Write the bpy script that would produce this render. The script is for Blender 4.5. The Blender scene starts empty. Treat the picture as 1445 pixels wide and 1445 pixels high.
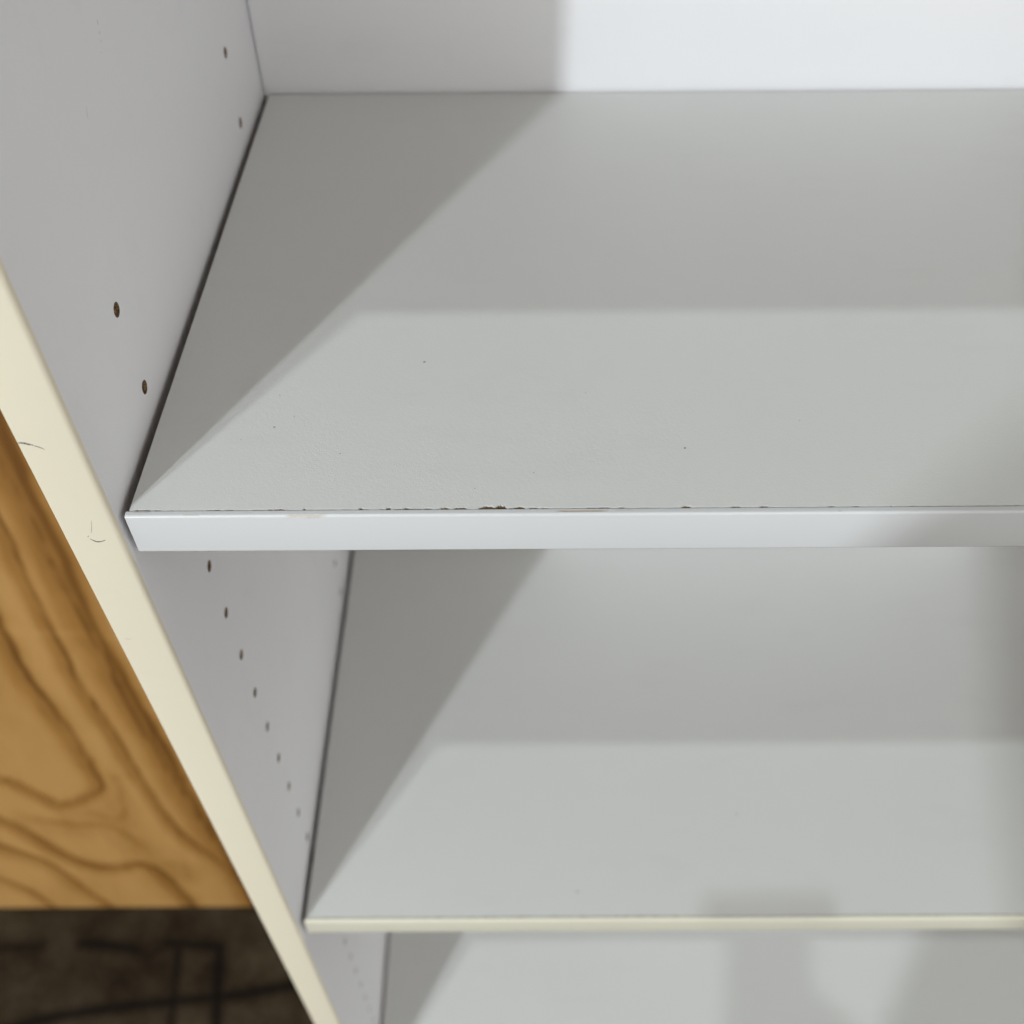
import bpy, bmesh, math, random
from mathutils import Vector, Matrix, Euler

random.seed(7)
S = bpy.context.scene
COL = S.collection

# ------------------------------------------------------------------ camera
cam_d = bpy.data.cameras.new('camera')
cam = bpy.data.objects.new('camera', cam_d)
COL.objects.link(cam)
CAM_LOC = Vector((0.12472, -0.20944, 0.23677))
CAM_ROT = Euler((0.733113, 0.005904, -0.002685), 'XYZ')
cam.location = CAM_LOC
cam.rotation_euler = CAM_ROT
cam_d.sensor_width = 36.0
cam_d.lens = 36.0 * 1431.74 / 1445.0
cam_d.clip_start = 0.01
cam_d.clip_end = 100.0
cam_d.dof.use_dof = True
cam_d.dof.focus_distance = 0.322
cam_d.dof.aperture_fstop = 9.5
S.camera = cam

# ------------------------------------------------------------------ room light
w = bpy.data.worlds.new('World')
S.world = w
w.use_nodes = True
bg = w.node_tree.nodes['Background']
bg.inputs['Color'].default_value = (1.0, 0.985, 0.945, 1)
bg.inputs['Strength'].default_value = 1.72


def lamp(name, loc, target, size, watt, color):
    d = bpy.data.lights.new(name, 'AREA')
    d.shape = 'DISK'
    d.size = size
    d.energy = watt
    d.color = color
    o = bpy.data.objects.new(name, d)
    COL.objects.link(o)
    o.location = loc
    o.rotation_euler = (Vector(target) - Vector(loc)).to_track_quat('-Z', 'Y').to_euler()
    return o


# a far work lamp low on the left, and a ceiling lamp almost overhead
lamp('work_lamp', (-2.365, -4.50, 1.90), (0.2, 0.1, 0.0), 0.18, 152, (0.89, 0.955, 1.0))
lamp('ceiling_lamp', (-1.85, -2.94, 8.5), (0.2, 0.1, -0.3), 0.22, 128, (0.88, 0.99, 1.0))

S.view_settings.view_transform = 'Standard'
S.view_settings.look = 'None'
S.view_settings.exposure = 0.0
S.view_settings.gamma = 1.0


# ------------------------------------------------------------------ materials
def new_mat(name):
    m = bpy.data.materials.new(name)
    m.use_nodes = True
    nt = m.node_tree
    return m, nt, nt.nodes['Principled BSDF']


def node(nt, t, **kw):
    n = nt.nodes.new(t)
    for k, v in kw.items():
        setattr(n, k, v)
    return n


def math_n(nt, op, a, b=None, clamp=False):
    n = node(nt, 'ShaderNodeMath', operation=op)
    n.use_clamp = clamp
    for i, x in enumerate((a, b)):
        if x is None:
            continue
        if isinstance(x, (int, float)):
            n.inputs[i].default_value = x
        else:
            nt.links.new(x, n.inputs[i])
    return n.outputs[0]


def mix_n(nt, f, a, b):
    n = node(nt, 'ShaderNodeMix', data_type='RGBA')
    for s, x in ((n.inputs[0], f), (n.inputs[6], a), (n.inputs[7], b)):
        if isinstance(x, (int, float)):
            s.default_value = x
        elif isinstance(x, tuple):
            s.default_value = (*x, 1)
        else:
            nt.links.new(x, s)
    return n.outputs[2]


def noise(nt, co, scale, detail=2, rough=0.5):
    n = node(nt, 'ShaderNodeTexNoise')
    n.inputs['Scale'].default_value = scale
    n.inputs['Detail'].default_value = detail
    n.inputs['Roughness'].default_value = rough
    nt.links.new(co, n.inputs['Vector'])
    return n.outputs['Fac']


def ramp(nt, f, stops):
    n = node(nt, 'ShaderNodeValToRGB')
    e = n.color_ramp.elements
    while len(e) < len(stops):
        e.new(0.5)
    for i, (p, c) in enumerate(stops):
        e[i].position = p
        e[i].color = (*c, 1)
    nt.links.new(f, n.inputs['Fac'])
    return n.outputs['Color']


def laminate(name, col, col2, rough, bump, scale=1800, spec=0.5):
    m, nt, b = new_mat(name)
    co = node(nt, 'ShaderNodeTexCoord').outputs['Object']
    big = noise(nt, co, 9, 3)
    fine = noise(nt, co, scale * 1.3, 1)
    base = mix_n(nt, big, col, col2)
    # faint hand-rubbed greying
    mpd = node(nt, 'ShaderNodeMapping')
    mpd.inputs['Scale'].default_value = (0.5, 1.6, 1.0)
    nt.links.new(co, mpd.inputs['Vector'])
    rub = ramp(nt, noise(nt, mpd.outputs[0], 22, 6, 0.7), [(0.55, (0, 0, 0)), (0.75, (1, 1, 1))])
    base = mix_n(nt, math_n(nt, 'MULTIPLY', rub, 0.10), base, (0.52, 0.51, 0.48))
    # sparse pin-head dirt
    v = node(nt, 'ShaderNodeTexVoronoi')
    v.inputs['Scale'].default_value = 38
    nt.links.new(co, v.inputs['Vector'])
    near = math_n(nt, 'LESS_THAN', v.outputs['Distance'], 0.010)
    sep = node(nt, 'ShaderNodeSeparateColor')
    nt.links.new(v.outputs['Color'], sep.inputs[0])
    few = math_n(nt, 'GREATER_THAN', sep.outputs[0], 0.72)
    dirt = math_n(nt, 'MULTIPLY', near, few)
    dirt = math_n(nt, 'MULTIPLY', dirt, 0.55)
    base = mix_n(nt, dirt, base, (0.12, 0.11, 0.10))
    nt.links.new(base, b.inputs['Base Color'])
    rr = math_n(nt, 'ADD', math_n(nt, 'MULTIPLY', noise(nt, co, 60, 3), 0.14), rough - 0.07)
    nt.links.new(rr, b.inputs['Roughness'])
    b.inputs['Specular IOR Level'].default_value = spec
    bp = node(nt, 'ShaderNodeBump')
    bp.inputs['Strength'].default_value = bump
    bp.inputs['Distance'].default_value = 0.0002
    h = math_n(nt, 'ADD', fine, math_n(nt, 'MULTIPLY', noise(nt, co, scale * 0.45, 2), 0.8))
    nt.links.new(h, bp.inputs['Height'])
    nt.links.new(bp.outputs[0], b.inputs['Normal'])
    return m


M_SHELF = laminate('white_melamine', (0.75, 0.76, 0.735), (0.78, 0.785, 0.76), 0.42, 0.30)
M_SIDE = laminate('white_melamine_side', (0.835, 0.835, 0.865), (0.865, 0.865, 0.885), 0.45, 0.42, 1100)
M_BACK = laminate('white_hardboard', (0.82, 0.825, 0.85), (0.85, 0.855, 0.875), 0.5, 0.12, 600)
M_CREAM = laminate('cream_edging', (0.80, 0.735, 0.575), (0.84, 0.785, 0.63), 0.40, 0.12, 900)
M_CREAM2 = laminate('cream_shelf_edging', (0.70, 0.68, 0.56), (0.74, 0.71, 0.59), 0.33, 0.10, 900)


def white_band_mat():
    m, nt, b = new_mat('white_edging')
    co = node(nt, 'ShaderNodeTexCoord').outputs['Object']
    sep = node(nt, 'ShaderNodeSeparateXYZ')
    nt.links.new(co, sep.inputs[0])
    x, y, z = sep.outputs
    base = mix_n(nt, noise(nt, co, 14, 2), (0.69, 0.70, 0.71), (0.72, 0.73, 0.74))
    wob = noise(nt, co, 260, 3, 0.7)
    streak = None
    # rubbed-through tan streaks and little rust dots: (x0, x1, y0, y1, strength)
    for (x0, x1, yc, hw, s) in ((0.137, 0.1545, 0.00405, 0.00034, 0.8), (0.1555, 0.1625, 0.0044, 0.0002, 0.35),
                                (0.052, 0.066, 0.0031, 0.00035, 0.45), (0.004, 0.010, 0.0046, 0.0002, 0.4),
                                (0.020, 0.026, 0.0034, 0.00025, 0.3), (0.226, 0.2275, 0.0035, 0.0002, 0.4)):
        xc, hx = (x0 + x1) / 2, (x1 - x0) / 2
        fx = math_n(nt, 'SUBTRACT', 1.0, math_n(nt, 'DIVIDE', math_n(nt, 'ABSOLUTE', math_n(nt, 'SUBTRACT', x, xc)), hx), True)
        fx = math_n(nt, 'MULTIPLY', fx, 3.0, True)
        yy = math_n(nt, 'ADD', y, math_n(nt, 'MULTIPLY', math_n(nt, 'SUBTRACT', wob, 0.5), 0.0004))
        fy = math_n(nt, 'SUBTRACT', 1.0, math_n(nt, 'DIVIDE', math_n(nt, 'ABSOLUTE', math_n(nt, 'SUBTRACT', yy, yc)), hw), True)
        f = math_n(nt, 'MULTIPLY', math_n(nt, 'MULTIPLY', fx, math_n(nt, 'MULTIPLY', fy, 2.0, True)), s)
        streak = f if streak is None else math_n(nt, 'MAXIMUM', streak, f)
    top = math_n(nt, 'GREATER_THAN', z, 1.11 - 0.0014)
    streak = math_n(nt, 'MULTIPLY', streak, top)
    nt.links.new(mix_n(nt, streak, base, (0.42, 0.30, 0.15)), b.inputs['Base Color'])
    b.inputs['Roughness'].default_value = 0.27
    bp = node(nt, 'ShaderNodeBump')
    bp.inputs['Strength'].default_value = 0.10
    bp.inputs['Distance'].default_value = 0.0002
    nt.links.new(noise(nt, co, 500, 2), bp.inputs['Height'])
    nt.links.new(bp.outputs[0], b.inputs['Normal'])
    return m


M_WHITE_BAND = white_band_mat()


def core_mat(name='particle_board', k=1.0):
    m, nt, b = new_mat(name)
    co = node(nt, 'ShaderNodeTexCoord').outputs['Object']
    c = ramp(nt, noise(nt, co, 1100, 3, 0.7), [(p, tuple(min(0.7, v * k) for v in q)) for p, q in ((0.34, (0.05, 0.03, 0.015)), (0.52, (0.18, 0.11, 0.055)), (0.74, (0.42, 0.30, 0.17)))])
    nt.links.new(c, b.inputs['Base Color'])
    b.inputs['Roughness'].default_value = 0.9
    return m


M_CORE = core_mat()
M_HOLE = core_mat('drilled_board', 1.9)


def simple(name, col, rough, metal=0.0, bump=0.0, bscale=300):
    m, nt, b = new_mat(name)
    co = node(nt, 'ShaderNodeTexCoord').outputs['Object']
    n = noise(nt, co, 25, 3)
    c2 = tuple(min(1, c * 1.15) for c in col)
    nt.links.new(mix_n(nt, n, col, c2), b.inputs['Base Color'])
    b.inputs['Roughness'].default_value = rough
    b.inputs['Metallic'].default_value = metal
    if bump:
        bp = node(nt, 'ShaderNodeBump')
        bp.inputs['Strength'].default_value = bump
        bp.inputs['Distance'].default_value = 0.001
        nt.links.new(noise(nt, co, bscale, 3), bp.inputs['Height'])
        nt.links.new(bp.outputs[0], b.inputs['Normal'])
    return m


M_PIN = simple('pin_steel', (0.55, 0.55, 0.54), 0.35, 1.0)
M_SCUFF = simple('scuff_dirt', (0.13, 0.11, 0.12), 0.8)
M_SCUFF_PALE = simple('pale_scuff', (0.42, 0.40, 0.36), 0.8)
M_SPECK = simple('speck_dirt', (0.22, 0.21, 0.20), 0.9)


def plywood_mat():
    m, nt, b = new_mat('pine_plywood')
    co = node(nt, 'ShaderNodeTexCoord').outputs['Object']
    at = node(nt, 'ShaderNodeAttribute', attribute_name='grain')
    mp = node(nt, 'ShaderNodeMapping')
    mp.inputs['Scale'].default_value = (1, 1, 0.05)
    nt.links.new(co, mp.inputs['Vector'])
    streak = noise(nt, mp.outputs[0], 420, 5, 0.7)
    mp2 = node(nt, 'ShaderNodeMapping')
    mp2.inputs['Scale'].default_value = (1, 1, 0.35)
    nt.links.new(co, mp2.inputs['Vector'])
    soft = noise(nt, mp2.outputs[0], 14, 4, 0.6)
    g = math_n(nt, 'ADD', at.outputs['Fac'], math_n(nt, 'MULTIPLY', math_n(nt, 'SUBTRACT', streak, 0.5), 0.5))
    g = math_n(nt, 'ADD', g, math_n(nt, 'MULTIPLY', math_n(nt, 'SUBTRACT', soft, 0.46), 0.55))
    c = ramp(nt, g, [(0.0, (0.43, 0.240, 0.076)), (0.3, (0.30, 0.145, 0.032)), (0.62, (0.165, 0.068, 0.008)), (1.0, (0.100, 0.036, 0.003))])
    nt.links.new(c, b.inputs['Base Color'])
    b.inputs['Roughness'].default_value = 0.55
    bp = node(nt, 'ShaderNodeBump')
    bp.inputs['Strength'].default_value = 0.25
    bp.inputs['Distance'].default_value = 0.0005
    nt.links.new(streak, bp.inputs['Height'])
    nt.links.new(bp.outputs[0], b.inputs['Normal'])
    return m


def floor_mat():
    m, nt, b = new_mat('dirty_concrete')
    co = node(nt, 'ShaderNodeTexCoord').outputs['Object']
    at = node(nt, 'ShaderNodeAttribute', attribute_name='joint')
    c = ramp(nt, noise(nt, co, 16, 6, 0.65), [(0.3, (0.014, 0.0085, 0.0040)), (0.5, (0.034, 0.024, 0.0130)), (0.7, (0.060, 0.046, 0.030))])
    c = mix_n(nt, at.outputs['Fac'], c, (0.0022, 0.0012, 0.0005))
    nt.links.new(c, b.inputs['Base Color'])
    b.inputs['Roughness'].default_value = 0.9
    b.inputs['Specular IOR Level'].default_value = 0.15
    bp = node(nt, 'ShaderNodeBump')
    bp.inputs['Strength'].default_value = 0.5
    bp.inputs['Distance'].default_value = 0.003
    nt.links.new(noise(nt, co, 70, 5, 0.6), bp.inputs['Height'])
    nt.links.new(bp.outputs[0], b.inputs['Normal'])
    return m


# ------------------------------------------------------------------ helpers
def link_mesh(name, verts, faces, mats, parent=None, root=None, fmat=None, smooth=False):
    """verts in world metres; the mesh is stored relative to its thing's base."""
    off = root.location if root is not None else Vector((0, 0, 0))
    me = bpy.data.meshes.new(name)
    me.from_pydata([tuple(Vector(v) - off) for v in verts], [], faces)
    me.update()
    for m in mats:
        me.materials.append(m)
    if fmat:
        for p, i in zip(me.polygons, fmat):
            p.material_index = i
    if smooth:
        for p in me.polygons:
            p.use_smooth = True
    o = bpy.data.objects.new(name, me)
    COL.objects.link(o)
    if parent is not None:
        o.parent = parent
    return o


def from_bm(name, bm, mats, parent=None, root=None, smooth=False):
    off = root.location if root is not None else Vector((0, 0, 0))
    bmesh.ops.recalc_face_normals(bm, faces=bm.faces)
    bmesh.ops.translate(bm, verts=bm.verts, vec=-off)
    me = bpy.data.meshes.new(name)
    bm.to_mesh(me)
    bm.free()
    for m in mats:
        me.materials.append(m)
    if smooth:
        for p in me.polygons:
            p.use_smooth = True
    o = bpy.data.objects.new(name, me)
    COL.objects.link(o)
    if parent is not None:
        o.parent = parent
    return o


def box_bm(x0, x1, y0, y1, z0, z1, bevel=0.0, seg=2, bm=None):
    b = bmesh.new()
    bmesh.ops.create_cube(b, size=1.0)
    for v in b.verts:
        v.co = Vector(((x0 + x1) / 2 + v.co.x * (x1 - x0), (y0 + y1) / 2 + v.co.y * (y1 - y0), (z0 + z1) / 2 + v.co.z * (z1 - z0)))
    if bevel:
        bmesh.ops.bevel(b, geom=list(b.edges), offset=bevel, segments=seg, profile=0.5, affect='EDGES')
    return b


def round_profile(a0, a1, b0, b1, r):
    """rectangle in a plane with a radius per corner: r = (a0b0, a1b0, a1b1, a0b1)"""
    pts = []
    cs = ((a0, b0, 1, 1, 180), (a1, b0, -1, 1, 270), (a1, b1, -1, -1, 0), (a0, b1, 1, -1, 90))
    for (a, b, sa, sb, ang), rr in zip(cs, r):
        if rr <= 0:
            pts.append((a, b))
            continue
        ca, cb = a + sa * rr, b + sb * rr
        for k in range(7):
            t = math.radians(ang + 90 * k / 6)
            pts.append((ca + rr * math.cos(t), cb + rr * math.sin(t)))
    return pts


def extrude_profile(pts, to3, s0, s1, smooth=True):
    n = len(pts)
    verts = [to3(p, s0) for p in pts] + [to3(p, s1) for p in pts]
    faces = [(i, (i + 1) % n, n + (i + 1) % n, n + i) for i in range(n)]
    faces += [tuple(reversed(range(n))), tuple(range(n, 2 * n))]
    return verts, faces


def shade_auto(o, ang=35):
    me = o.data
    bm = bmesh.new()
    bm.from_mesh(me)
    bmesh.ops.recalc_face_normals(bm, faces=bm.faces)
    lim = math.radians(ang)
    for f in bm.faces:
        f.smooth = True
    for e in bm.edges:
        e.smooth = not (len(e.link_faces) != 2 or e.calc_face_angle(0) > lim)
    bm.to_mesh(me)
    bm.free()


def thing(name, loc, label, cat):
    o = bpy.data.objects.new(name, None)
    o.empty_display_size = 0.05
    COL.objects.link(o)
    o.location = loc
    o['label'] = label
    o['category'] = cat
    return o


def seg_dist(px, py, pts):
    d = 1e9
    for (ax, ay), (bx, by) in zip(pts, pts[1:]):
        dx, dy = bx - ax, by - ay
        L = dx * dx + dy * dy
        t = 0 if L == 0 else max(0, min(1, ((px - ax) * dx + (py - ay) * dy) / L))
        q = math.hypot(px - ax - t * dx, py - ay - t * dy)
        if q < d:
            d = q
    return d


def smooth_path(pts, n=6):
    out = []
    P = [pts[0]] + list(pts) + [pts[-1]]
    for i in range(1, len(P) - 2):
        p0, p1, p2, p3 = P[i - 1:i + 3]
        for k in range(n):
            t = k / n
            out.append(tuple(0.5 * (2 * b + (c - a) * t + (2 * a - 5 * b + 4 * c - d) * t * t + (3 * b - a - 3 * c + d) * t ** 3)
                             for a, b, c, d in zip(p0, p1, p2, p3)))
    out.append(pts[-1])
    return out


def smoothnoise(seed):
    r = random.Random(seed)
    tab = [r.random() for _ in range(4096)]

    def f(x):
        i = math.floor(x)
        t = x - i
        t = t * t * (3 - 2 * t)
        return tab[i % 4096] * (1 - t) + tab[(i + 1) % 4096] * t
    return f


# ------------------------------------------------------------------ floor
FLOOR = -1.110


def frange(a, b, s):
    n = max(1, round((b - a) / s))
    return [a + (b - a) * i / n for i in range(n)]


def build_floor():
    xs = [-6, -3, -1.5, -0.9] + frange(-0.72, 0.02, 0.006) + [0.02, 0.5, 1.5, 3, 6]
    ys = [-7, -4, -2, -0.8, -0.2] + frange(0.06, 0.33, 0.006) + [0.33, 0.8, 2]
    lines = [([(-0.62, 0.250), (-0.49, 0.2515)], 0.006, 0.75), ([(-0.44, 0.2565), (-0.40, 0.2530), (-0.365, 0.2475)], 0.008, 0.95),
             ([(-0.329, 0.2561), (-0.262, 0.2520)], 0.0075, 0.95),
             ([(-0.3121, 0.2515), (-0.3061, 0.1954), (-0.3000, 0.14), (-0.295, 0.06)], 0.006, 0.9),
             ([(-0.259, 0.2513), (-0.2519, 0.1952), (-0.2457, 0.1582), (-0.24, 0.06)], 0.0085, 1.0),
             ([(-0.56, 0.135), (-0.4695, 0.1632), (-0.428, 0.1712), (-0.3686, 0.1791), (-0.2822, 0.187), (-0.2212, 0.1925), (-0.152, 0.2048), (-0.06, 0.215)], 0.008, 0.95)]
    verts, vals = [], []
    for y in ys:
        for x in xs:
            verts.append((x, y, FLOOR))
            v = 0
            if -0.75 < x < 0.05 and 0.03 < y < 0.36:
                for pts, wd, it in lines:
                    d = seg_dist(x, y, pts)
                    v = max(v, it * math.exp(-(d / wd) ** 2))
            vals.append(v)
    n = len(xs)
    faces = [(j * n + i, j * n + i + 1, (j + 1) * n + i + 1, (j + 1) * n + i) for j in range(len(ys) - 1) for i in range(n - 1)]
    o = link_mesh('floor', verts, faces, [floor_mat()])
    a = o.data.attributes.new('joint', 'FLOAT', 'POINT')
    a.data.foreach_set('value', vals)
    o['kind'] = 'structure'
    o['label'] = 'dark dirty workshop floor with blackened joints'
    return o


build_floor()

# added unseen dark sheet above the lamps, blocks world light from overhead
overhead_blocker = from_bm('overhead_blocker', box_bm(-14, 14, -14, 9, 8.8, 8.95), [simple('blocker_dark', (0.16, 0.155, 0.15), 0.8)])
overhead_blocker['kind'] = 'structure'
overhead_blocker['label'] = 'added unseen dark sheet blocking overhead light high above the bookcase'


# ------------------------------------------------------------------ plywood
def build_plywood():
    x0, x1, z0, z1, y0, th = -0.74, 0.48, FLOOR + 0.002, 1.33, 0.302, 0.018
    root = thing('plywood_sheet', ((x0 + x1) / 2, y0, z0), 'golden pine plywood sheet with dark cathedral grain standing on the floor behind the bookcase', 'plywood sheet')
    xs = [-0.74, -0.70, -0.66] + frange(-0.62, -0.16, 0.0035) + [-0.16, -0.08, 0.0, 0.1, 0.2, 0.3, 0.4, 0.48]
    zs = frange(z0, -0.10, 0.007) + [-0.10, 0.0, 0.1, 0.2, 0.35, 0.5, 0.7, 0.9, 1.1, 1.33]
    G = [  # grain lines on the sheet (x, z), half width, strength
        ([(-0.255, 0.4), (-0.2475, -0.1), (-0.2423, -0.2757), (-0.2386, -0.3076), (-0.241, -0.3519), (-0.245, -0.3958), (-0.2431, -0.4336), (-0.243, -0.4901), (-0.2426, -0.5407), (-0.2446, -0.6286), (-0.2408, -0.707), (-0.2333, -0.8482), (-0.2221, -1.0554), (-0.215, -1.2)], 0.0040, 0.70),
        ([(-0.268, 0.4), (-0.264, -0.1), (-0.2642, -0.2921), (-0.2665, -0.3392), (-0.2687, -0.382), (-0.2732, -0.4432), (-0.2753, -0.4844), (-0.2775, -0.5582), (-0.2744, -0.6351), (-0.2721, -0.7534), (-0.2690, -0.8477), (-0.2560, -0.91), (-0.2388, -0.9600), (-0.225, -1.05), (-0.22, -1.2)], 0.0038, 0.70),
        ([(-0.32, 0.4), (-0.31, -0.1), (-0.3133, -0.4233), (-0.3177, -0.4734), (-0.3185, -0.5003), (-0.3214, -0.5638), (-0.3190, -0.608), (-0.316, -0.6553), (-0.3157, -0.7138), (-0.3175, -0.7529), (-0.3240, -0.7771), (-0.3459, -0.796), (-0.3751, -0.8050), (-0.3946, -0.7786), (-0.4087, -0.7539), (-0.4223, -0.7477), (-0.4447, -0.7278), (-0.49, -0.66), (-0.52, -0.5), (-0.53, -0.2), (-0.54, 0.4)], 0.0060, 0.80),
        ([(-0.2461, -0.40), (-0.2495, -0.501), (-0.2467, -0.5769), (-0.2439, -0.6774)], 0.0050, 0.35),
        ([(-0.52, -0.76), (-0.4732, -0.8185), (-0.4596, -0.8455), (-0.4438, -0.8689), (-0.4252, -0.9225), (-0.4001, -0.962), (-0.3613, -0.9785), (-0.3363, -0.9711), (-0.3188, -0.9865), (-0.3063, -1.0426), (-0.2989, -1.1278)], 0.0065, 0.78),
        ([(-0.54, -0.85), (-0.5024, -0.892), (-0.4849, -0.9118), (-0.4688, -0.9372), (-0.4428, -0.9742), (-0.4292, -1.0411), (-0.4097, -1.1137)], 0.0075, 0.58),
        ([(-0.222, 0.4), (-0.226, -0.1), (-0.232, -0.36), (-0.2370, -0.4638), (-0.2351, -0.5408), (-0.2333, -0.6423), (-0.2311, -0.7458), (-0.2275, -0.8667), (-0.2241, -0.9662), (-0.2200, -1.1)], 0.0095, 0.82),
        ([(-0.3001, -0.9653), (-0.2821, -0.9763), (-0.2889, -1.0088), (-0.3012, -0.9867)], 0.010, 0.30),
        ([(-0.355, -0.83), (-0.325, -0.85), (-0.308, -0.80), (-0.300, -0.745)], 0.014, 0.28),
        ([(-0.60, -0.93), (-0.54, -0.99), (-0.50, -1.05), (-0.48, -1.15)], 0.007, 0.45),
        ([(-0.42, -0.845), (-0.375, -0.86), (-0.34, -0.87), (-0.315, -0.92)], 0.012, 0.25),
        ([(-0.375, -0.30), (-0.37, -0.45), (-0.365, -0.55)], 0.012, 0.18),
        ([(-0.595, 0.4), (-0.59, -0.4), (-0.60, -0.7)], 0.006, 0.5),
        ([(-0.66, 0.4), (-0.655, -0.4), (-0.65, -1.1)], 0.008, 0.5),
    ]
    G = [(smooth_path(p, 5), wd, s) for p, wd, s in G]
    gn, gn2 = smoothnoise(81), smoothnoise(82)
    verts, vals = [], []
    for z in zs:
        # slow wander along the board
        for x in xs:
            verts.append((x, y0, z))
            xx = x + 0.0008 * math.sin(z * 37 + x * 30) + 0.0026 * (gn(z * 55 + x * 25) - 0.5)
            zz = z + 0.003 * math.sin(x * 60)
            v = 0.0
            for gi, (pts, wd0, s0) in enumerate(G):
                s = s0 * (0.72 + 0.60 * gn(z * 9 + gi * 31.7 + x * 14))
                wd = wd0 * (0.38 + 0.42 * gn2(z * 13 + gi * 17.3 + x * 10))
                # vertical stretch: distance across the grain counts more
                d = seg_dist(xx, zz * 0.55, [(a, b * 0.55) for a, b in pts]) if False else seg_dist(xx, zz, pts)
                v = max(v, s * math.exp(-(d / wd) ** 2), 0.46 * s0 * math.exp(-(seg_dist(xx + 0.0065, zz + 0.006, pts) / (wd0 * 2.1)) ** 2))
            if -0.325 < x < -0.215:
                v -= 0.10 * math.exp(-((z + 0.4855 + 0.1 * (x + 0.27)) / 0.004) ** 2)
            vals.append(v)
    n, mrow = len(xs), len(zs)
    faces = [(j * n + i, j * n + i + 1, (j + 1) * n + i + 1, (j + 1) * n + i) for j in range(mrow - 1) for i in range(n - 1)]
    base = len(verts)
    # back and rims
    rim = [i for i in range(n)] + [j * n + n - 1 for j in range(1, mrow)] + [(mrow - 1) * n + i for i in range(n - 2, -1, -1)] + [j * n for j in range(mrow - 2, 0, -1)]
    for i in rim:
        vx = verts[i]
        verts.append((vx[0], y0 + th, vx[2]))
        vals.append(0.2)
    k = len(rim)
    for i in range(k):
        faces.append((rim[(i + 1) % k], rim[i], base + i, base + (i + 1) % k))
    faces.append(tuple(base + i for i in range(k)))
    o = link_mesh('face_veneer', verts, faces, [plywood_mat()], root, root)
    a = o.data.attributes.new('grain', 'FLOAT', 'POINT')
    a.data.foreach_set('value', vals)


build_plywood()

# ------------------------------------------------------------------ bookcase
T = 0.0177          # board thickness of the sides
TH = 0.01755        # shelf thickness
W = 0.764           # clear width
TOP = 0.700
BACK_Y = 0.28715
PITCH = 0.032
ZH = 0.01107
HY = (0.05156, 0.23516)

case = thing('bookcase', (0, 0, FLOOR), 'tall white melamine bookcase with yellowed cream edging and adjustable shelves', 'bookcase')

hole_z = [ZH + PITCH * (1 - k) for k in range(0, 13)] + [-0.7729 + PITCH * k for k in range(11, -6, -1)]


def side_panel(xin, sgn):
    """xin: x of the inner face; the board runs away from it by T in the direction -sgn"""
    xo = xin - sgn * T
    bm = box_bm(min(xin, xo), max(xin, xo), 0.0020, 0.2985, FLOOR, TOP)
    o = from_bm('side_panel', bm, [M_SIDE, M_CORE], case, case)
    # drill the peg holes for real
    cb = bmesh.new()
    for z in hole_z:
        for y in HY:
            mt = Matrix.Translation((xin, y, z)) @ Matrix.Rotation(math.radians(90), 4, 'Y')
            bmesh.ops.create_cone(cb, cap_ends=True, segments=20, radius1=0.0025, radius2=0.0025, depth=0.024, matrix=mt)
    cut = from_bm('drill', cb, [M_CORE], case, case)
    md = o.modifiers.new('holes', 'BOOLEAN')
    md.operation = 'DIFFERENCE'
    md.solver = 'EXACT'
    md.object = cut
    dg = bpy.context.evaluated_depsgraph_get()
    me = bpy.data.meshes.new_from_object(o.evaluated_get(dg))
    o.modifiers.clear()
    old = o.data
    o.data = me
    bpy.data.meshes.remove(old)
    bpy.data.objects.remove(cut)
    me.materials.clear()
    me.materials.append(M_SIDE)
    me.materials.append(M_HOLE)
    for p in me.polygons:
        d = abs(p.center.x - xin)
        inside = 0.0002 < d < T - 0.001 and 0.01 < p.center.y < 0.29 and p.area < 0.0003
        p.material_index = 1 if inside else 0
    # cream edging, rounded over towards the inside
    rin, rout = 0.0019, 0.0005
    if sgn > 0:
        pts = round_profile(xo, xin, 0.0, 0.0020, (rout, rin, 0, 0))
    else:
        pts = round_profile(xin, xo, 0.0, 0.0020, (rin, rout, 0, 0))
    v, f = extrude_profile(pts, lambda p, s: (p[0], p[1], s), FLOOR, TOP)
    e = link_mesh('edge_band', v, f, [M_CREAM], o, case)
    shade_auto(e, 40)
    return o, e


side_l, band_l = side_panel(0.0, 1)
side_l['label'] = 'left side panel with two columns of drilled peg holes'
side_panel(W, -1)

# back, held 1.2 mm off the side so that a thin dark reveal shows
bk = box_bm(0.0011, W - 0.0011, BACK_Y, BACK_Y + 0.0011, FLOOR + 0.06, TOP - 0.02)
bk2 = box_bm(0.0002, W - 0.0002, BACK_Y + 0.0010, BACK_Y + 0.0032, FLOOR + 0.06, TOP - 0.02)
tmp = bpy.data.meshes.new('tmp')
bk2.to_mesh(tmp)
bk2.free()
bk.from_mesh(tmp)
bpy.data.meshes.remove(tmp)
from_bm('back_panel', bk, [M_BACK], case, case)
from_bm('back_rail', box_bm(0.0002, W - 0.0002, BACK_Y + 0.0034, 0.2983, FLOOR + 0.06, TOP - 0.02), [M_CORE], case, case)


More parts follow.
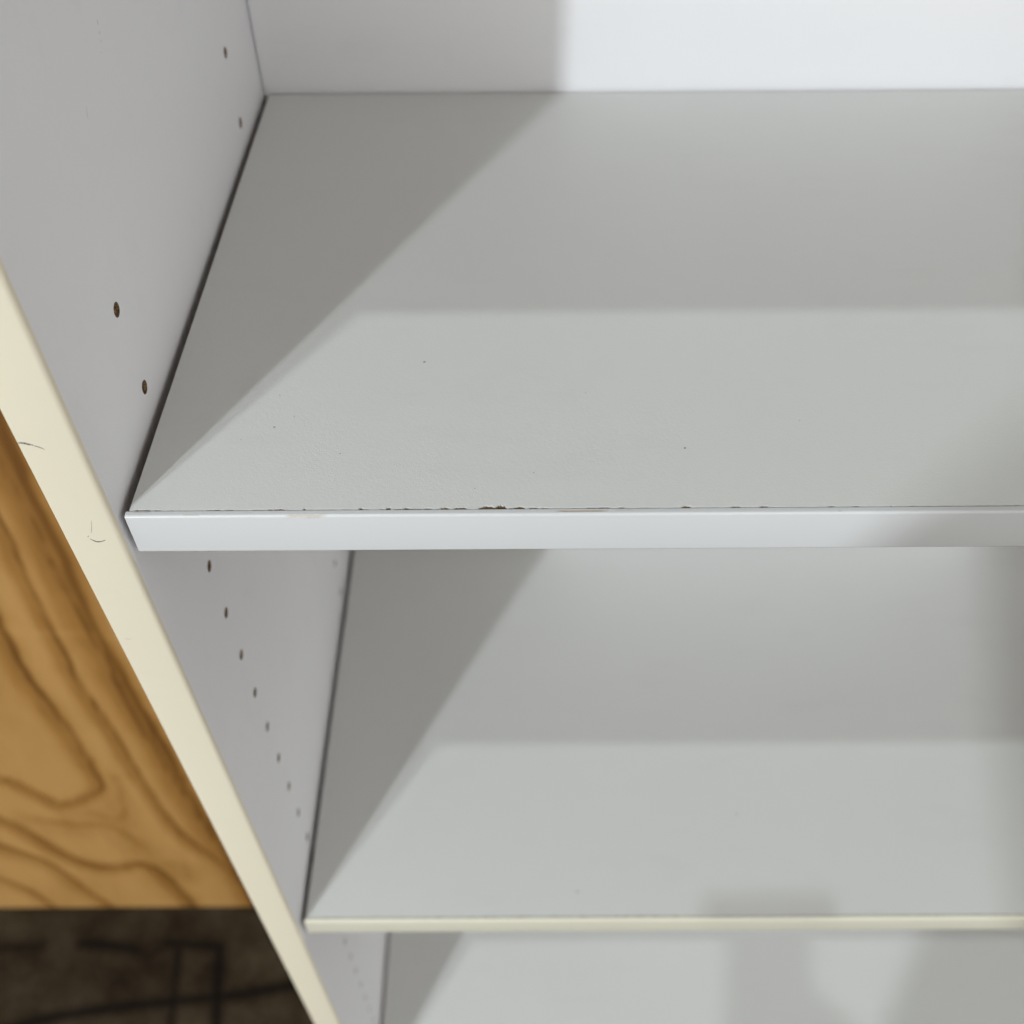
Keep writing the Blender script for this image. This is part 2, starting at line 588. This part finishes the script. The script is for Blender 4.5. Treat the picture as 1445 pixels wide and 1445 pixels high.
def make_shelf(z, yf, band_mat, seed, band_t, big_chips=(), rough_edge=1.0, radius=0.0011, xin=0.0034, label=None):
    """one loose shelf: particle board core, melamine skins with a chipped front line, glued edging"""
    x0, x1 = xin, W - xin
    yb = yf + band_t                     # where edging meets board
    yk = BACK_Y - 0.0019
    sk = 0.0008
    rnd = random.Random(seed)
    chips = list(big_chips)
    x = x0 + 0.002
    while x < x1:
        dens = 0.5 + 0.5 * math.sin(x * 21 + seed)
        wd = rnd.uniform(0.0010, 0.0042)
        if rnd.random() < (0.86 if x < 0.132 else 0.5):
            chips.append((x, wd, rnd.uniform(0.00015, 0.0009 if x < 0.132 else 0.0006) * (0.5 + dens) * rough_edge))
        x += wd * rnd.uniform(0.7, 2.4)
    nz = smoothnoise(seed + 1)
    nz2 = smoothnoise(seed + 2)

    def front(x, s):
        v = 0.00040 + 0.00016 * nz(x * 900)
        for c, wd, d in chips:
            u = abs(x - c) / (wd / 2)
            if u < 1:
                v = max(v, 0.00040 + d * s * (1 - u ** 4) * (0.72 + 0.5 * nz2(x * 2600 + c * 99)))
        return yb + v
    xs = frange(x0, min(0.42, x1), 0.00035) + frange(0.42, x1, 0.004) + [x1]
    verts, faces, fm = [], [], []

    def skin(zt, zb, s):
        b = len(verts)
        n = len(xs)
        for x in xs:
            y = front(x, s)
            verts.extend([(x, y, zt), (x, y, zb), (x, yk, zt), (x, yk, zb)])
        for i in range(n - 1):
            a, c = b + 4 * i, b + 4 * (i + 1)
            faces.append((a, c, c + 2, a + 2)); fm.append(0)       # top
            faces.append((a + 1, a, a + 0, a + 1)) if False else None
            faces.append((a + 1, c + 1, c, a)); fm.append(0)       # jagged front lip
            faces.append((a + 3, c + 3, c + 1, a + 1)); fm.append(1)
            faces.append((a + 2, c + 2, c + 3, a + 3)); fm.append(0)
        e = b + 4 * (n - 1)
        faces.append((b, b + 2, b + 3, b + 1)); fm.append(0)
        faces.append((e + 1, e + 3, e + 2, e)); fm.append(0)
    skin(z, z - sk, 1.0)
    skin(z - TH + sk, z - TH, 0.8)
    # core
    b = len(verts)
    g = 0.00002
    zt, zb = z - sk - g, z - TH + sk + g
    y0 = yb + 0.00004
    verts += [(x0, y0, zb), (x1, y0, zb), (x1, yk - .0001, zb), (x0, yk - .0001, zb), (x0, y0, zt), (x1, y0, zt), (x1, yk - .0001, zt), (x0, yk - .0001, zt)]
    for f in ((0, 3, 2, 1), (4, 5, 6, 7), (0, 1, 5, 4), (1, 2, 6, 5), (2, 3, 7, 6), (3, 0, 4, 7)):
        faces.append(tuple(b + i for i in f)); fm.append(1)
    o = link_mesh('shelf', verts, faces, [M_SHELF, M_CORE], case, case, fm)
    if label:
        o['label'] = label
    # edging: rounded top and bottom outer corners
    pts = round_profile(yf, yb, z - TH, z - 0.00008, (min(radius, 0.0009), 0, 0, radius))
    v, f = extrude_profile(pts, lambda p, s: (s, p[0], p[1]), x0 - 0.0010, x1 + 0.0010)
    e = link_mesh('edge_band', v, f, [band_mat], o, case)
    shade_auto(e, 40)
    # pegs under it
    return o, e


def pins(z_list):
    first = None
    for z in z_list:
        for y in HY:
            for sx in (0, 1):
                x0, x1 = (0.0, 0.0070) if sx == 0 else (W - 0.0070, W)
                if first is None:
                    bm = bmesh.new()
                    bmesh.ops.create_cone(bm, cap_ends=True, segments=16, radius1=0.0024, radius2=0.0024, depth=0.016,
                                          matrix=Matrix.Rotation(math.radians(90), 4, 'Y'))
                    me = bpy.data.meshes.new('shelf_pin')
                    bm.to_mesh(me)
                    bm.free()
                    me.materials.append(M_PIN)
                    first = me
                o = bpy.data.objects.new('shelf_pin', first)
                COL.objects.link(o)
                o.parent = case
                o.location = (x0 if sx == 0 else W, y, z - FLOOR)


BIG = [(0.1162, 0.0062, 0.0013), (0.1203, 0.0042, 0.0016), (0.1252, 0.0050, 0.0006), (0.1266, 0.003, 0.0004), (0.1075, 0.0048, 0.0008),
       (0.1030, 0.0030, 0.0005), (0.0975, 0.0034, 0.0005), (0.0945, 0.0034, 0.0004), (0.0880, 0.0030, 0.0004), (0.0060, 0.0028, 0.0006),
       (0.0085, 0.0032, 0.0005), (0.0120, 0.0030, 0.0004), (0.0285, 0.003, 0.0003), (0.149, 0.004, 0.0004), (0.1535, 0.0036, 0.0005), (0.1585, 0.0028, 0.0004)]
s1, b1 = make_shelf(0.0, 0.0028, M_WHITE_BAND, 11, 0.0022, BIG, 1.0, 0.0009, 0.0032,
                    'upper loose shelf with white front edging and a chipped melamine line')
s2, b2 = make_shelf(-0.35266, 0.0058, M_CREAM2, 23, 0.0020, (), 0.45, 0.0019, 0.0034,
                    'middle loose shelf with yellowed cream front edging')
s3, b3 = make_shelf(-0.75382, 0.0058, M_CREAM2, 37, 0.0020, (), 0.45, 0.0019, 0.0034, 'lowest visible shelf in shade under the cream-edged shelf')
s0, b0 = make_shelf(0.3060, 0.0028, M_CREAM2, 51, 0.0020, (), 0.45, 0.0019, 0.0034, 'top loose shelf above the camera')
pins([ZH - PITCH, ZH - 12 * PITCH, -0.7729])

from_bm('top_panel', box_bm(0.0003, W - 0.0003, 0.0024, BACK_Y - 0.0003, TOP - TH, TOP - 0.0003), [M_SHELF], case, case)
from_bm('bottom_panel', box_bm(0.0003, W - 0.0003, 0.0024, BACK_Y - 0.0003, FLOOR + 0.06, FLOOR + 0.06 + TH), [M_SHELF], case, case)
from_bm('plinth', box_bm(0.0003, W - 0.0003, 0.030, 0.047, FLOOR + 0.0005, FLOOR + 0.0597), [M_SHELF], case, case)


# scuffs on the cream edge of the left side: thin smears lying on the surface
def ribbon(pts, widths, to3):
    n = len(pts)
    verts, faces = [], []
    for i in range(n):
        a = pts[max(0, i - 1)]
        b = pts[min(n - 1, i + 1)]
        dx, dy = b[0] - a[0], b[1] - a[1]
        L = math.hypot(dx, dy) or 1
        nx, ny = -dy / L, dx / L
        wv = widths[i] / 2
        verts.append(to3(pts[i][0] + nx * wv, pts[i][1] + ny * wv))
        verts.append(to3(pts[i][0] - nx * wv, pts[i][1] - ny * wv))
    for i in range(n - 1):
        faces.append((2 * i, 2 * i + 1, 2 * i + 3, 2 * i + 2))
    return verts, faces


def scuff(pts, wmax, mat, parent, to3, seed=0, taper=True):
    r = random.Random(seed)
    p = smooth_path(pts, 8)
    n = len(p)
    wd = [wmax * (0.25 + 0.75 * math.sin(math.pi * min(1, (i + 0.6) / n)) if taper else 1) * r.uniform(0.55, 1.15) for i in range(n)]
    v, f = ribbon(p, wd, to3)
    return link_mesh('scuff_mark', v, f, [mat], parent, case)


on_front = lambda a, b: (a, -0.00003, b)
on_side = lambda a, b: (0.00003, a, b)
scuff([(-0.0174, 0.0350), (-0.0160, 0.0350), (-0.0146, 0.0345), (-0.0132, 0.0341)], 0.00075, M_SCUFF, band_l, on_front, 1)
scuff([(-0.0134, 0.0340), (-0.0119, 0.0333), (-0.0106, 0.0324)], 0.00038, M_SCUFF, band_l, on_front, 2)
scuff([(-0.0100, -0.0072), (-0.0093, -0.0080), (-0.0082, -0.0087), (-0.0068, -0.0086), (-0.0053, -0.0079)], 0.00055, M_SCUFF, band_l, on_front, 3)
scuff([(-0.0105, -0.0065), (-0.0100, -0.0058)], 0.00026, M_SCUFF, band_l, on_front, 4)
scuff([(-0.0088, -0.0045), (-0.0082, -0.0030), (-0.0076, -0.0012), (-0.0068, 0.0016)], 0.00028, M_SCUFF_PALE, band_l, on_front, 5)
scuff([(-0.0149, -0.0621), (-0.0138, -0.0625), (-0.0126, -0.0624)], 0.00022, M_SCUFF_PALE, band_l, on_front, 6)
# faint pencil-like scratches high on the inner side
for i, q in enumerate(([(0.1052, 0.1098), (0.1048, 0.1085)], [(0.1044, 0.1068), (0.1040, 0.1060)], [(0.1034, 0.1046), (0.1030, 0.1040)], [(0.1011, 0.1020), (0.1008, 0.1016)],
                       [(0.0781, 0.0962), (0.0770, 0.0948), (0.0762, 0.0932)], [(0.1085, 0.116), (0.1080, 0.1145)])):
    scuff(q, 0.00022, M_SCUFF_PALE if i > 2 else M_SCUFF, side_l, on_side, 20 + i)


def specks(parent, z, spots):
    verts, faces = [], []
    r = random.Random(5)
    for (x, y, rad) in spots:
        b = len(verts)
        k = 7
        for i in range(k):
            t = 2 * math.pi * i / k
            q = rad * r.uniform(0.6, 1.2)
            verts.append((x + q * 1.2 * math.cos(t), y + q * math.sin(t), z + 0.00002))
        verts.append((x, y, z + rad * 0.35))
        for i in range(k):
            faces.append((b + i, b + (i + 1) % k, b + k))
    o = link_mesh('dust_speck', verts, faces, [M_SPECK], parent, case)
    o['kind'] = 'stuff'


specks(s1, 0.0, [(0.0924, 0.0772, 0.00042), (0.0431, 0.0432, 0.00036), (0.1814, 0.0320, 0.00040), (0.0491, 0.0485, 0.00022), (0.0426, 0.0595, 0.0002),
                 (0.0670, 0.0303, 0.0002), (0.0328, 0.0374, 0.0002), (0.131, 0.021, 0.0002), (0.150, 0.060, 0.00018), (0.222, 0.045, 0.0002), (0.112, 0.014, 0.00018)])
specks(s2, -0.35266, [(0.1602, 0.0225, 0.0005), (0.26, 0.07, 0.0004)])


# ------------------------------------------------------------------ phone the picture is taken with
def build_phone():
    m = CAM_ROT.to_matrix().to_4x4()
    root = thing('smartphone', CAM_LOC + m.to_3x3() @ Vector((-0.002, -0.0365, 0.008)), 'dark grey smartphone held upright in front of the bookcase', 'phone')
    root.rotation_euler = CAM_ROT
    mb = simple('phone_metal', (0.05, 0.05, 0.055), 0.35, 0.6)
    ms = simple('phone_screen', (0.01, 0.01, 0.012), 0.08)

    def part(name, b, mat, par):
        bmesh.ops.recalc_face_normals(b, faces=b.faces)
        me = bpy.data.meshes.new(name)
        b.to_mesh(me)
        b.free()
        me.materials.append(mat)
        o = bpy.data.objects.new(name, me)
        COL.objects.link(o)
        o.parent = par
        return o
    body = part('body', box_bm(-0.036, 0.036, -0.0735, 0.0735, -0.0035, 0.0040, 0.003, 3), mb, root)
    part('screen', box_bm(-0.0335, 0.0335, -0.071, 0.071, 0.0041, 0.0045, 0.0001, 1), ms, root)


build_phone()


# ------------------------------------------------------------------ the person taking it
def build_person():
    V = {
        'pelvis': ((0.285, -0.66, -0.26), 0.125), 'waist': ((0.300, -0.64, -0.10), 0.120), 'chest': ((0.300, -0.59, 0.08), 0.135), 'upper': ((0.225, -0.555, 0.185), 0.115),
        'neck': ((0.225, -0.53, 0.275), 0.055), 'skull0': ((0.225, -0.505, 0.335), 0.060), 'skull1': ((0.225, -0.490, 0.40), 0.082), 'skull2': ((0.225, -0.495, 0.465), 0.072),
        'lsh': ((0.012, -0.55, 0.195), 0.076), 'lel': ((0.145, -0.67, -0.065), 0.045), 'lwr': ((0.155, -0.52, -0.155), 0.031), 'lpalm': ((0.205, -0.485, -0.165), 0.030),
        'rsh': ((0.405, -0.55, 0.175), 0.062), 'rel': ((0.455, -0.44, -0.045), 0.045), 'rwr': ((0.330, -0.29, 0.115), 0.030), 'rpalm': ((0.285, -0.255, 0.165), 0.027),
        'lhip': ((0.165, -0.66, -0.33), 0.095), 'lkn': ((0.155, -0.62, -0.69), 0.062), 'lan': ((0.150, -0.68, -1.03), 0.043), 'lto': ((0.130, -0.54, -1.075), 0.033),
        'rhip': ((0.355, -0.66, -0.33), 0.095), 'rkn': ((0.365, -0.62, -0.69), 0.062), 'ran': ((0.370, -0.68, -1.03), 0.043), 'rto': ((0.390, -0.54, -1.075), 0.033),
        'lheel': ((0.152, -0.72, -1.075), 0.033), 'rheel': ((0.368, -0.72, -1.075), 0.033),
    }
    V = {k: ((p[0] - 0.06 if k[0] != 'r' else p[0] - 0.02, p[1], p[2]), r) for k, (p, r) in V.items()}
    E = [('pelvis', 'waist'), ('waist', 'chest'), ('chest', 'upper'), ('upper', 'neck'), ('neck', 'skull0'), ('skull0', 'skull1'), ('skull1', 'skull2'),
         ('upper', 'lsh'), ('lsh', 'lel'), ('lel', 'lwr'), ('lwr', 'lpalm'), ('upper', 'rsh'), ('rsh', 'rel'), ('rel', 'rwr'), ('rwr', 'rpalm'),
         ('pelvis', 'lhip'), ('lhip', 'lkn'), ('lkn', 'lan'), ('lan', 'lto'), ('pelvis', 'rhip'), ('rhip', 'rkn'), ('rkn', 'ran'), ('ran', 'rto'), ('lan', 'lheel'), ('ran', 'rheel')]
    # right hand closes on the right end of the phone, left hand rests on the belly
    Rm = CAM_ROT.to_matrix()
    pc = CAM_LOC + Rm @ Vector((-0.002, -0.0365, 0.008))

    def ph(x, y, z):
        return tuple(pc + Rm @ Vector((x, y, z)))
    fing = [[(0.050, -0.008, 0.006), (0.045, -0.010, -0.017), (0.012, -0.012, -0.016)], [(0.053, -0.026, 0.006), (0.047, -0.028, -0.018), (0.008, -0.029, -0.017)],
            [(0.053, -0.045, 0.006), (0.047, -0.046, -0.018), (0.010, -0.046, -0.017)], [(0.050, -0.063, 0.006), (0.045, -0.064, -0.017), (0.016, -0.063, -0.016)]]
    V['rpalm'] = (ph(0.064, -0.042, 0.018), 0.026)
    V['rwr'] = (ph(0.105, -0.090, 0.045), 0.029)
    for i, ch in enumerate(fing):
        prev = 'rpalm'
        for k, p in enumerate(ch):
            nm = 'rf%d%d' % (i, k)
            V[nm] = (ph(*p), (0.0098, 0.0088, 0.0075)[k])
            E.append((prev, nm))
            prev = nm
    for k, (p, r) in enumerate([((0.052, -0.010, 0.022), 0.011), ((0.034, 0.006, 0.0165), 0.0092), ((0.014, 0.016, 0.0145), 0.008)]):
        nm = 'rt%d' % k
        V[nm] = (ph(*p), r)
        E.append(('rpalm' if k == 0 else 'rt%d' % (k - 1), nm))
    for i in range(4):
        z = -0.142 - 0.019 * i
        V['lf%d0' % i] = ((0.185, -0.474, z), 0.0095)
        V['lf%d1' % i] = ((0.215, -0.476, z - 0.004), 0.0085)
        V['lf%d2' % i] = ((0.236, -0.484, z - 0.008), 0.0072)
        E += [('lpalm', 'lf%d0' % i), ('lf%d0' % i, 'lf%d1' % i), ('lf%d1' % i, 'lf%d2' % i)]
    V['lt0'] = ((0.145, -0.468, -0.128), 0.011)
    V['lt1'] = ((0.168, -0.462, -0.112), 0.009)
    E += [('lpalm', 'lt0'), ('lt0', 'lt1')]
    keys = list(V)
    root = thing('person', (0.20, -0.66, FLOOR), 'person in a black jacket and dark jeans leaning in to photograph the bookcase', 'person')
    me = bpy.data.meshes.new('body')
    me.from_pydata([tuple(Vector(V[k][0]) - root.location) for k in keys], [(keys.index(a), keys.index(b)) for a, b in E], [])
    o = bpy.data.objects.new('body', me)
    COL.objects.link(o)
    md = o.modifiers.new('skin', 'SKIN')
    md.use_smooth_shade = True
    if not me.skin_vertices:
        bm = bmesh.new(); bm.from_mesh(me); bm.verts.layers.skin.verify(); bm.to_mesh(me); bm.free()
    for i, k in enumerate(keys):
        r = V[k][1]
        sv = me.skin_vertices[0].data[i]
        sv.radius = (r, r * 0.8) if k in ('pelvis', 'waist', 'chest', 'upper') else (r, r)
        sv.use_root = (k == 'pelvis')
    sd = o.modifiers.new('sub', 'SUBSURF')
    sd.levels = 2
    sd.render_levels = 2
    bpy.context.view_layer.update()
    dg = bpy.context.evaluated_depsgraph_get()
    m2 = bpy.data.meshes.new_from_object(o.evaluated_get(dg))
    o.modifiers.clear()
    o.data = m2
    bpy.data.meshes.remove(me)
    skin = simple('skin', (0.50, 0.32, 0.24), 0.5)
    jack = simple('black_jacket', (0.04, 0.04, 0.043), 0.85, 0, 0.3)
    jean = simple('dark_jeans', (0.025, 0.032, 0.055), 0.9, 0, 0.3)
    shoe = simple('black_shoes', (0.015, 0.014, 0.014), 0.6)
    m2.materials.clear()
    for m in (skin, jack, jean, shoe):
        m2.materials.append(m)
    rw = Vector(V['rwr'][0]); lw = Vector(V['lwr'][0])
    for p in m2.polygons:
        p.use_smooth = True
        c = p.center + root.location
        hand = (c - Vector(V['rpalm'][0])).length < (c - rw).length and c.y > -0.40 and c.x > 0.15 or ((c - Vector(V['lpalm'][0])).length < (c - lw).length and c.z < -0.09 and c.y > -0.53 and c.x > 0.105 and c.z > -0.24)
        if c.z < -1.01:
            p.material_index = 3
        elif c.z < -0.24:
            p.material_index = 2
        elif c.z > 0.285 or hand:
            p.material_index = 0
        else:
            p.material_index = 1
    o.parent = root
    # face
    def blob(name, c, r, mat):
        b = bmesh.new()
        bmesh.ops.create_uvsphere(b, u_segments=14, v_segments=10, radius=1.0)
        for v in b.verts:
            v.co = Vector((c[0] + v.co.x * r[0], c[1] + v.co.y * r[1], c[2] + v.co.z * r[2]))
        return from_bm(name, b, [mat], root, root, True)
    eye_m = simple('eye_dark', (0.06, 0.04, 0.03), 0.2)
    lip_m = simple('lips', (0.42, 0.20, 0.17), 0.5)
    hx, front = 0.165, max((p.center + root.location).y for p in m2.polygons if abs((p.center + root.location).z - 0.395) < 0.03 and abs((p.center + root.location).x - 0.165) < 0.03)
    for sx in (-1, 1):
        blob('eye', (hx + sx * 0.029, front - 0.010, 0.408), (0.011, 0.008, 0.006), eye_m)
        blob('eyebrow', (hx + sx * 0.030, front - 0.009, 0.427), (0.018, 0.006, 0.004), eye_m)
        blob('ear', (hx + sx * 0.074, -0.495, 0.393), (0.010, 0.019, 0.031), skin)
    blob('nose', (hx, front + 0.002, 0.382), (0.013, 0.017, 0.024), skin)
    blob('mouth', (hx, front - 0.008, 0.347), (0.024, 0.008, 0.006), lip_m)
    # hair cap
    bm = bmesh.new()
    bmesh.ops.create_uvsphere(bm, u_segments=28, v_segments=16, radius=1.0)
    for v in list(bm.verts):
        if v.co.z < -0.15 and v.co.y > -0.2:
            bm.verts.remove(v)
    r = random.Random(2)
    for v in bm.verts:
        k = 1 + r.uniform(-0.02, 0.02)
        v.co = Vector((0.165 + v.co.x * 0.086 * k, -0.502 + v.co.y * 0.092 * k, 0.452 + v.co.z * 0.082 * k))
    from_bm('hair', bm, [simple('brown_hair', (0.04, 0.025, 0.015), 0.7, 0, 0.5)], root, root, True)


build_person()
